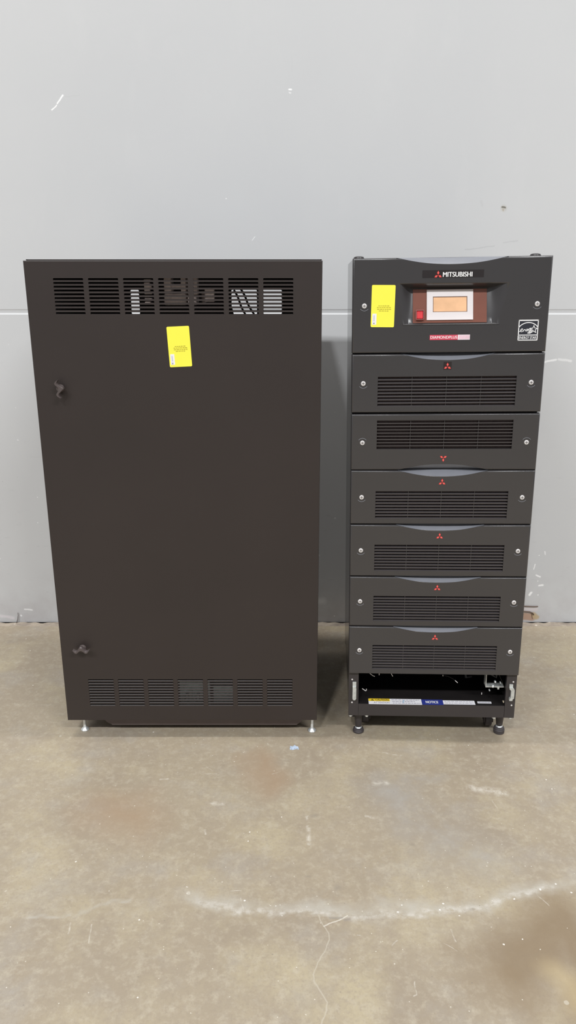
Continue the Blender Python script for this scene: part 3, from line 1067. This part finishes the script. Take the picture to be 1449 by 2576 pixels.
tray_text('NOTICE', -0.014, 0.0225, 0.0215, 0.0345, MT['white'], nb, 'notice_lettering', 0.03)
m = MB()
tray_poly(m, 0.0372, 0.1305, 0.0175, 0.0395)
np_ = m.build('notice_text_label', MT['paper'], ups)
m = MB()
for yy in (0.023, 0.0315):
    x = 0.042
    while x < 0.125:
        ln = rr.uniform(0.004, 0.010)
        tray_poly(m, x, min(x + ln, 0.125), yy, yy + 0.002, 0.0002, 0.0004)
        x += ln + 0.0025
m.build('notice_fine_print', MT['ink'], np_)
m = MB()
tray_poly(m, 0.1385, 0.1790, 0.0260, 0.0360)
sp = m.build('serial_label', MT['paper'], ups)
m = MB()
x = 0.142
while x < 0.175:
    tray_poly(m, x, x + 0.003, 0.029, 0.0335, 0.0002, 0.0004)
    x += 0.0045
m.build('serial_print', MT['ink'], sp)


# feet of the machine: bracket post, screw, rubber pad
def ups_foot(x, y, name='leveling_foot'):
    # local height of the real floor below this point
    Rm = Euler((LEAN, ROLL, YAW)).to_matrix()
    zf = -(Rm[2][0] * x + Rm[2][1] * y) / Rm[2][2]
    m = MB()
    m.use(MT['frame'])
    m.lathe([(0.0135, ZF), (0.0128, ZF - 0.020), (0.0105, 0.034), (0.0095, 0.024)], 20, 'z', (x, y, 0))
    m.box(x - 0.030, x - 0.012, y + 0.004, y + 0.03, 0.050, ZF + 0.001, 0.002) if x < 0 else m.box(x + 0.012, x + 0.018, y + 0.004, y + 0.03, 0.050, ZF + 0.001, 0.002)
    m.use(MT['chrome'])
    m.lathe([(0.0100, 0.0175), (0.0104, 0.0200), (0.0092, 0.0218), (0.0055, 0.0240)], 24, 'z', (x, y, 0))
    m.use(MT['rubber'])
    m.lathe([(0.0142, zf), (0.0165, zf + 0.002), (0.0167, 0.0095), (0.0150, 0.0115), (0.0157, 0.0135), (0.0142, 0.0165), (0.0110, 0.0180)], 28, 'z', (x, y, 0))
    return m.build('leveling_foot', MT['rubber'], ups, 35)


for x, y in ((-0.2120, 0.048), (0.2160, 0.066), (-0.2120, 0.53), (0.2140, 0.53)):
    ups_foot(x, y)
# casters standing just behind the front feet
for x in (-0.188, 0.188):
    Rm = Euler((LEAN, ROLL, YAW)).to_matrix()
    for y in (0.105, 0.47):
        zf = -(Rm[2][0] * x + Rm[2][1] * y) / Rm[2][2]
        m = MB()
        m.lathe([(0.022, -0.010), (0.025, -0.008), (0.025, 0.008), (0.022, 0.010)], 28, 'x', (x, y, zf + 0.0255))
        m.use(MT['rubber'])
        m.box(x - 0.014, x - 0.0115, y - 0.018, y + 0.018, zf + 0.02, ZF)
        m.box(x + 0.0115, x + 0.014, y - 0.018, y + 0.018, zf + 0.02, ZF)
        m.build('caster', MT['rubber'], ups, 35)
for x in (-0.2370, -0.1890, 0.1865, 0.2345):
    m = MB()
    m.lathe([(0.0060, ZF), (0.0060, ZF - 0.0045), (0.0035, ZF - 0.0070)], 6, 'z', (x, 0.019, 0))
    m.build('frame_bolt', MT['galv'], ups)
# lifting bumps on the lid
for x in (-0.2280, 0.2120):
    m = MB()
    m.lathe([(0.0135, 1.3735), (0.0135, 1.3765), (0.0115, 1.3795), (0.006, 1.3810)], 20, 'z', (x, 0.045, 0))
    m.build('lid_cap', MT['frame'], ups, 40)
m = MB()
m.box(0.1370, 0.2, 0.03, 0.05, 1.3735, 1.3745)
m.build('lid_seam', MT['frame'], ups)


# ---- front panels
HW = 0.2445
SX, SR = 0.2143, 0.0098


def front_plate(m, H, half, dep, holes, screws_z, arc=True, rects=()):
    """moulded panel: rounded rim, scooped finger grip at the top, round screw wells, rectangular openings.
    Returns nothing; local z runs 0..H, front at y = 0, back at y = 0.022."""
    r = 0.0042
    T = 0.022
    # outline, counter-clockwise seen from the front; every point: (x, z, kind)
    pts = [(-HW, 0, 'n'), (HW, 0, 'n'), (HW, H, 'n')]
    N = 28
    if arc:
        for i in range(N + 1):
            t = 1 - 2 * i / N
            pts.append((t * half, H - dep * (1 - t * t), 'a'))
    pts.append((-HW, H, 'n'))

    def inset(p, d):
        x, z, k = p
        if k == 'a':
            return (x, z if z < H - d else H - d)
        return (x + (d if x < 0 else -d), z + (d if z < H / 2 else -d))
    rings = []
    for d, y in ((r, 0.0), (r * 0.62, r * 0.12), (r * 0.3, r * 0.38), (r * 0.08, r * 0.7), (0, r), (0, T)):
        ring = []
        for p in pts:
            ix, iz = inset(p, d)
            if p[2] == 'a':
                u = min(1.0, y / 0.0205)
                z0 = inset(p, r)[1]
                iz = max(iz, z0 + (H - z0) * u) if y < T else H
                ring.append((ix, y, min(iz, H)))
            else:
                ring.append((ix, y, iz))
        rings.append(ring)
    n = len(pts)
    outer = [(p[0], p[2]) for p in rings[0]]
    polys = [[Vector((x, z, 0)) for x, z in outer]]
    flat = list(outer)
    wells = []
    for sx in (-SX, SX):
        c = circ(sx, screws_z, SR, 28)
        wells.append(c)
        polys.append([Vector((x, z, 0)) for x, z in c])
        flat += c
    for R_ in holes:
        polys.append([Vector((x, z, 0)) for x, z in R_])
        flat += R_
    tr = tessellate_polygon(polys)
    m.add([(x, 0, z) for x, z in flat], [tuple(t) for t in tr])
    v = [p for ring in rings for p in ring]
    f, fs = [], []
    for k in range(len(rings) - 1):
        for i in range(n):
            j = (i + 1) % n
            q = (k * n + i, k * n + j, (k + 1) * n + j, (k + 1) * n + i)
            f.append(q)
    m.add(v, f)
    # screw wells
    for sx in (-SX, SX):
        m.lathe([(SR, 0.0), (SR - 0.0006, 0.0008), (0.0078, 0.0060)], 24, 'y', (sx, 0, screws_z))
    # opening walls
    for R_ in holes:
        k = len(R_)
        m.add([(x, 0, z) for x, z in R_] + [(x, 0.020, z) for x, z in R_], [(i, (i + 1) % k, k + (i + 1) % k, k + i) for i in range(k)])


def grip(H, half, dep, parent):
    """finger-grip surface: slopes back from the curved edge to the top of the panel"""
    m = MB()
    N = 28
    r = 0.0012
    v = []
    for i in range(N + 1):
        t = 1 - 2 * i / N
        z0 = H - dep * (1 - t * t)
        z0 = min(z0, H - 0.0006)
        v += [(t * half, 0.0006, z0 + 0.0004), (t * half, 0.010, z0 + (H - z0) * 0.55 + 0.0002), (t * half, 0.0225, H + 0.0002)]
    f = []
    for i in range(N):
        for k in range(2):
            f.append((3 * i + k, 3 * i + k + 1, 3 * i + 3 + k + 1, 3 * i + 3 + k))
    m.add(v, f)
    return m.build('finger_grip', MT['scoop'], parent, 30)


def screw_mesh(m, x, z):
    m.use(MT['silver'])
    m.lathe([(0.0062, 0.0058), (0.0062, -0.0002), (0.0054, -0.0014), (0.0022, -0.0018)], 24, 'y', (x, 0, z))
    m.use(MT['slotdark'])
    m.box(x - 0.0036, x + 0.0036, -0.00205, -0.0016, z - 0.0006, z + 0.0006)
    m.box(x - 0.0006, x + 0.0006, -0.00205, -0.0016, z - 0.0034, z + 0.0034)


def add_screws(parent, zz, cpy=None):
    for sx in (-SX, SX):
        m = MB()
        screw_mesh(m, sx, zz)
        m.build('captive_screw', MT['silver'], parent, 30)
        # pale raised arc: the highlight on the well's lower rim, put into the colour
        m = MB()
        pts = []
        for i in range(11):
            a = math.radians(215 + 11 * i)
            pts.append((sx + 0.0122 * math.cos(a), 0.0, zz + 0.0122 * math.sin(a)))
        m.tube(pts, 0.0007, 6)
        m.build('screw_well_highlight', MT['scoop'], parent, 60)


def emblem(parent, cx, cz, L, y=-0.0008, back=True, flip=1):
    """three diamonds meeting at a point"""
    m = MB()
    for a in (90, 210, 330):
        ca, sa = math.cos(math.radians(a)), math.sin(math.radians(a)) * flip
        px, pz = -sa, ca
        g = 0.04 * L
        for (lo, hi, wd, mt_, yy) in ((g, L, 0.2887 * L, 'red', y), (0.22 * L, 0.86 * L, 0.17 * L, 'pink', y - 0.0002)):  # pink inner diamond paints the emblem's reflection as colour
            mid = (lo + hi) / 2
            m.use(MT[mt_])
            m.prism([(cx + ca * lo, cz + sa * lo), (cx + ca * mid + px * wd, cz + sa * mid + pz * wd), (cx + ca * hi, cz + sa * hi), (cx + ca * mid - px * wd, cz + sa * mid - pz * wd)], yy, 0.0)
    o = m.build('emblem', MT['red'], parent)
    if back:
        m = MB()
        m.prism([(cx - L * 1.0, cz - L * 0.75), (cx + L * 1.0, cz - L * 0.75), (cx + L * 1.0, cz + L * 1.2), (cx - L * 1.0, cz + L * 1.2)], -0.0004, 0.0001)
        m.build('emblem_backing', MT['emback'], parent)
    return o


# five upright vented panels and one turned upside down
H = 0.1508
TOPS = [1.1410, 0.9866, 0.8348, 0.6820, 0.5294, 0.3768]
GT, GB = H - 0.0575, H - 0.1350


def vent_panel(label, backed):
    p = MB()
    hole = [(-0.1768, GB), (0.1768, GB), (0.1768, GT), (-0.1768, GT)]
    front_plate(p, H, 0.1190, 0.0172, [hole], H - 0.0745)
    pl = p.build('vent_panel', MT['bezel'], ups, 35)
    pl['label'] = label
    grip(H, 0.1188, 0.0172, pl)
    m = MB()
    pitch = (GT - GB) / 9
    for i in range(9):
        zc = GT - pitch * (i + 1) + 0.0016
        # slat sloping down toward the front
        y0, y1 = 0.0012, 0.0100
        dz = (y1 - y0) * 0.30
        th = 0.0022
        for k in range(4):
            xa = -0.1768 + k * 0.0884
            m.add([(xa, y0, zc - dz / 2 - th / 2), (xa, y0, zc - dz / 2 + th / 2), (xa, y0 + 0.0006, zc - dz / 2 + th / 2 + 0.0003),
                   (xa, y1, zc + dz / 2 + th / 2), (xa, y1, zc + dz / 2 - th / 2)] +
                  [(xa + 0.0884, y0, zc - dz / 2 - th / 2), (xa + 0.0884, y0, zc - dz / 2 + th / 2), (xa + 0.0884, y0 + 0.0006, zc - dz / 2 + th / 2 + 0.0003),
                   (xa + 0.0884, y1, zc + dz / 2 + th / 2), (xa + 0.0884, y1, zc + dz / 2 - th / 2)],
                  [(0, 1, 6, 5), (1, 2, 7, 6), (2, 3, 8, 7), (3, 4, 9, 8), (4, 0, 5, 9)])
    for k in range(1, 4):
        xc = -0.1768 + k * 0.0884
        m.box(xc - 0.0007, xc + 0.0007, 0.0050, 0.010, GB, GT)
    m.build('louver_grille', MT['slat'], pl)
    m = MB()
    m.box(-0.178, 0.178, 0.0092, 0.0165, GB - 0.001, GT + 0.001)
    m.build('filter_pad', MT['filt'], pl)
    add_screws(pl, H - 0.0745)
    emblem(pl, 0.0, H - 0.0330 + 0.000, 0.0102, back=backed)
    if not backed:
        pass
    return pl


ordn = ['top vented panel with emblem on a dark square', 'vented panel mounted upside down with inverted emblem', 'upright vented panel right under the upside-down one',
        'vented panel in the middle of the lower four', 'vented panel above the lowest', 'lowest vented panel above the open bay']
first = vent_panel(ordn[0], True)
first.location = (0, 0, TOPS[0] - H)
kids = list(first.children)
for i in range(1, 6):
    c = first.copy()
    C.objects.link(c)
    c.parent = ups
    c['label'] = ordn[i]
    for ch in kids:
        if ch.name.startswith('emblem_backing'):
            continue
        d = ch.copy()
        C.objects.link(d)
        d.parent = c
    if i == 1:
        c.rotation_euler = (0, math.pi, 0)
        c.location = (0, 0, TOPS[i])
    else:
        c.location = (0, 0, TOPS[i] - H)

# ---- display panel on top
ZD = 1.1435
HD = 1.3745 - ZD
rec = [(-0.1200, 1.2138 - ZD), (0.1260, 1.2138 - ZD), (0.1446, 1.3135 - ZD), (-0.1329, 1.3150 - ZD)]
# build outline with the recess as a tessellated hole but sloping walls instead of straight ones
def front_plate_recess():
    m = MB()
    front_plate(m, HD, 0.1370, 0.0172, [rec], 1.2606 - ZD)
    # drop the straight opening walls (last 4 quads) and loft to the tilted floor
    m.f = m.f[:-4]
    m.mi = m.mi[:-4]
    yb, yt = 0.0030, 0.0270
    zb, zt = 1.2172 - ZD, 1.2992 - ZD
    il = [(-0.0925, yb, zb), (0.0945, yb, zb), (0.0925, yt, zt), (-0.0925, yt, zt)]
    K = 10
    outl, inl = [], []
    nn = 6
    for a_ in range(4):
        for q_ in range(nn):
            u = q_ / nn
            b_ = (a_ + 1) % 4
            outl.append((rec[a_][0] * (1 - u) + rec[b_][0] * u, 0.0, rec[a_][1] * (1 - u) + rec[b_][1] * u))
            inl.append(tuple(il[a_][c_] * (1 - u) + il[b_][c_] * u for c_ in range(3)))
    v = []
    for k in range(K + 1):
        t_ = k / K
        sd = t_ * t_ * (3 - 2 * t_)
        for o_, i_ in zip(outl, inl):
            v.append((o_[0] + (i_[0] - o_[0]) * t_, i_[1] * sd, o_[2] + (i_[2] - o_[2]) * t_))
    n4 = 4 * nn
    m.add(v, [(k * n4 + i, k * n4 + (i + 1) % n4, (k + 1) * n4 + (i + 1) % n4, (k + 1) * n4 + i) for k in range(K) for i in range(n4)])
    m.add(il, [(0, 1, 2, 3)])
    # soft lip along the lower edge of the recess
    m.tube([(-0.118, 0.0002, 1.2138 - ZD + 0.004), (-0.1165, 0.0, 1.2132 - ZD), (-0.112, -0.0004, 1.2128 - ZD), (0.118, -0.0004, 1.2128 - ZD), (0.1235, 0.0, 1.2140 - ZD)], 0.0010, 8)
    return m, yb, yt, zb, zt


m, yb, yt, zb, zt = front_plate_recess()
dp = m.build('display_panel', MT['bezel'], ups, 35)
dp.location = (0, 0, ZD)
dp['label'] = 'tall top panel with recessed screen'
grip(HD, 0.1368, 0.0172, dp)
add_screws(dp, 1.2606 - ZD)
ang = math.atan2(yt - yb, zt - zb)
Lp = math.hypot(yt - yb, zt - zb)
XF = Matrix.Translation((0, yb, zb)) @ Matrix.Rotation(-ang, 4, 'X')   # local z climbs the tilted face, -y points out of it


def tilt(mb):
    mb.xf = XF
    return mb


m = tilt(MB())
m.box(-0.0918, 0.0930, -0.0012, 0.0, 0.0, Lp * 0.99, 0.0004)
sm = m.build('smoked_window', MT['smoke'], dp)
m = tilt(MB())
wx0, wx1, wz0, wz1 = -0.0570, 0.0585, 0.0065, Lp - 0.003
lx0, lx1, lz0, lz1 = -0.0418, 0.0440, 0.0262, 0.0652
m.box(wx0, lx0, -0.0040, -0.0012, wz0, wz1)
m.box(lx1, wx1, -0.0040, -0.0012, wz0, wz1)
m.box(lx0, lx1, -0.0040, -0.0012, wz0, lz0)
m.box(lx0, lx1, -0.0040, -0.0012, lz1, wz1)
m.build('screen_surround', MT['screen_white'], dp)
m = tilt(MB())
g = 0.0012
m.box(lx0, lx0 + g, -0.0038, -0.0012, lz0, lz1)
m.box(lx1 - g, lx1, -0.0038, -0.0012, lz0, lz1)
m.box(lx0, lx1, -0.0038, -0.0012, lz0, lz0 + g)
m.box(lx0, lx1, -0.0038, -0.0012, lz1 - g, lz1)
m.build('screen_gasket', MT['lcdframe'], dp)
m = tilt(MB())
m.box(lx0 + g, lx1 - g, -0.0026, -0.0012, lz0 + g, lz1 - g)
m.build('screen', MT['lcd'], dp)
m = tilt(MB())
m.box(-0.0825, -0.0665, -0.0075, -0.0012, 0.0095, 0.0285, 0.0015)
m.build('push_button', MT['button'], dp)
m = tilt(MB())
m.box(-0.0845, -0.0645, -0.0092, -0.0012, 0.0292, 0.0310, 0.0004)
m.box(-0.0845, -0.0645, -0.0092, -0.0012, 0.0068, 0.0082, 0.0004)
m.box(-0.0845, -0.0832, -0.0092, -0.0012, 0.0082, 0.0292)
m.box(-0.0658, -0.0645, -0.0092, -0.0012, 0.0082, 0.0292)
m.build('button_guard', MT['guard'], dp)

# maker's plate with diamonds and name
m = MB()
m.prism(rrect(-0.0720, 0.0785, 1.3262 - ZD, 1.3440 - ZD, 0.0008, 2), -0.0006, 0.0001)
m.build('name_plate', MT['plate'], dp)
emblem(dp, -0.0334, 1.3322 - ZD, 0.0105, y=-0.0012, back=False)
text('MITSUBISHI', -0.0215, 0.0502, 1.3278 - ZD, 1.3392 - ZD, -0.0006, MT['white'], dp, 'maker_name', 0.035, 0.0005)
# product badge
m = MB()
m.box(-0.0482, 0.0525, -0.0008, 0.0001, 1.1752 - ZD, 1.1876 - ZD)
bd = m.build('product_badge', MT['badge'], dp)
text('DIAMONDPLUS', -0.0462, 0.0205, 1.1782 - ZD, 1.1850 - ZD, -0.0008, MT['white'], dp, 'badge_lettering', 0.02, 0.0003)
m = MB()
m.box(0.0222, 0.0525, -0.0010, -0.0007, 1.1752 - ZD, 1.1876 - ZD)
m.use(MT['badgewhite'])
m.mi = [0] * len(m.f)
m.use(MT['badgepink'])
for k in range(9):
    x = 0.0250 + k * 0.0030
    z0, z1 = 1.1772 - ZD, 1.1858 - ZD
    m.prism([(x, z0), (x + 0.0011, z0), (x + 0.0023, z1), (x + 0.0012, z1)], -0.0012, -0.0010)
m.build('badge_stripes', MT['badgewhite'], dp)

# efficiency sticker
ex0, ex1, ez0, ez1 = 0.1718, 0.2212, 1.1714 - ZD, 1.2224 - ZD
ew, eh = ex1 - ex0, ez1 - ez0
m = MB()
m.box(ex0, ex1, -0.0004, 0.0001, ez0, ez1)
es = m.build('energy_sticker', MT['starpanel'], dp)
es_x = lambda u: ex0 + u * ew
es_z = lambda v: ez0 + v * eh
m = MB()
fw = 0.0022
ya, yb2 = -0.0007, -0.0004
m.box(ex0, ex0 + fw, ya, yb2, ez0, ez1)
m.box(ex1 - fw, ex1, ya, yb2, ez0, ez1)
m.box(ex0, ex1, ya, yb2, ez0, ez0 + fw)
m.box(ex0, ex1, ya, yb2, ez1 - fw * 1.3, ez1)
m.box(ex0, ex1, ya, yb2, es_z(0.245), es_z(0.285))
pts = []
for i in range(21):
    a = math.radians(150 - 120 * i / 20)
    pts.append((es_x(0.5 + 0.56 * math.cos(a)), es_z(0.375 + 0.49 * math.sin(a))))
m.stroke(pts, 0.0020, ya, yb2)
star = []
scx, scz = 0.775, 0.535
for k in range(10):
    a = math.radians(90 + 36 * k)
    r = 0.185 if k % 2 == 0 else 0.080
    star.append((es_x(scx + r * math.cos(a)), es_z(scz + r * math.sin(a))))
m.stroke(star, 0.0014, ya, yb2, closed=True)


def hand(pts, w=0.0013):
    P = [Vector(p) for p in pts]
    out = []
    for i in range(len(P) - 1):
        p0, p1, p2, p3 = P[max(i - 1, 0)], P[i], P[i + 1], P[min(i + 2, len(P) - 1)]
        for k in range(5):
            t = k / 5
            out.append(0.5 * ((2 * p1) + (-p0 + p2) * t + (2 * p0 - 5 * p1 + 4 * p2 - p3) * t * t + (-p0 + 3 * p1 - 3 * p2 + p3) * t ** 3))
    out.append(P[-1])
    m.stroke([(es_x(q.x), es_z(q.y)) for q in out], w, ya, yb2)


# handwritten "energy" running into the star
hand([(0.05, 0.44), (0.12, 0.46), (0.22, 0.54), (0.18, 0.57), (0.12, 0.50), (0.13, 0.44), (0.20, 0.43), (0.28, 0.50)])
hand([(0.27, 0.44), (0.30, 0.53), (0.33, 0.52), (0.35, 0.54), (0.37, 0.47), (0.40, 0.46), (0.43, 0.50)])
hand([(0.41, 0.50), (0.46, 0.52), (0.45, 0.56), (0.42, 0.52), (0.44, 0.46), (0.49, 0.49), (0.51, 0.55), (0.53, 0.54)])
hand([(0.60, 0.55), (0.56, 0.57), (0.53, 0.50), (0.57, 0.47), (0.61, 0.56), (0.58, 0.42), (0.52, 0.34), (0.49, 0.38), (0.62, 0.48)])
hand([(0.63, 0.56), (0.63, 0.48), (0.67, 0.48), (0.70, 0.57), (0.66, 0.42), (0.60, 0.34), (0.58, 0.38), (0.70, 0.47), (0.76, 0.50)])
m.build('star_mark', MT['white'], es)
text('ENERGY STAR', es_x(0.07), es_x(0.93), es_z(0.075), es_z(0.205), -0.0004, MT['white'], es, 'energy_lettering', 0.015, 0.0003)

t = yellow_tag(ups, (-0.1959 - 0.1377 - 0.1389 - 0.1981) / 4, (1.3111 + 1.3103 + 1.2081 + 1.2087) / 4, 0.0588, 0.1025, math.radians(1.0), 0.0)
t['label'] = 'yellow sticker with fine print and white slip'


# ================================================================== small things on the floor
def tagged(o, label, cat, group=None):
    o['label'] = label
    o['category'] = cat
    if group:
        o['group'] = group
    return o


m = MB()
m.flat([(-0.013, -0.010), (-0.004, -0.013), (0.006, -0.008), (0.014, -0.011), (0.012, 0.002), (0.004, 0.006), (0.003, 0.012), (-0.004, 0.004), (-0.012, 0.006)], -0.0012, 0.0)
o = m.build('paint_chip', MT['chip'])
o.rotation_euler = (math.radians(-90), 0, 0)
o.location = (0.0183, -0.8620, 0.0)
tagged(o, 'small blue-grey paint chip lying on the concrete in front of the left cabinet', 'debris')

m = MB()
m.tube([(-1.095, -0.010, -0.004), (-1.090, -0.006, 0.012), (-1.0865, -0.005, 0.028), (-1.0870, -0.004, 0.040)], 0.0016, 6, 0.5)
tagged(m.build('splinter', MT['twig']), 'thin dark splinter standing in the wall joint left of the cabinets', 'debris')
m = MB()
m.tube([(0.86, -0.006, 0.069), (0.93, -0.005, 0.0695), (0.99, -0.004, 0.0665), (1.004, -0.003, 0.0665)], 0.0022, 6)
tagged(m.build('wall_wire', MT['copper']), 'thin dark wire running level along the wall foot beside the rack machine', 'wire')
m = MB()
m.tube([(0.86, -0.008, 0.048), (0.95, -0.006, 0.0465), (0.972, -0.005, 0.044), (0.985, -0.004, 0.038), (0.990, -0.004, 0.030)], 0.0022, 6)
tagged(m.build('wall_wire', MT['copper']), 'thin dark wire bending down at the broken plaster by the wall foot', 'wire')
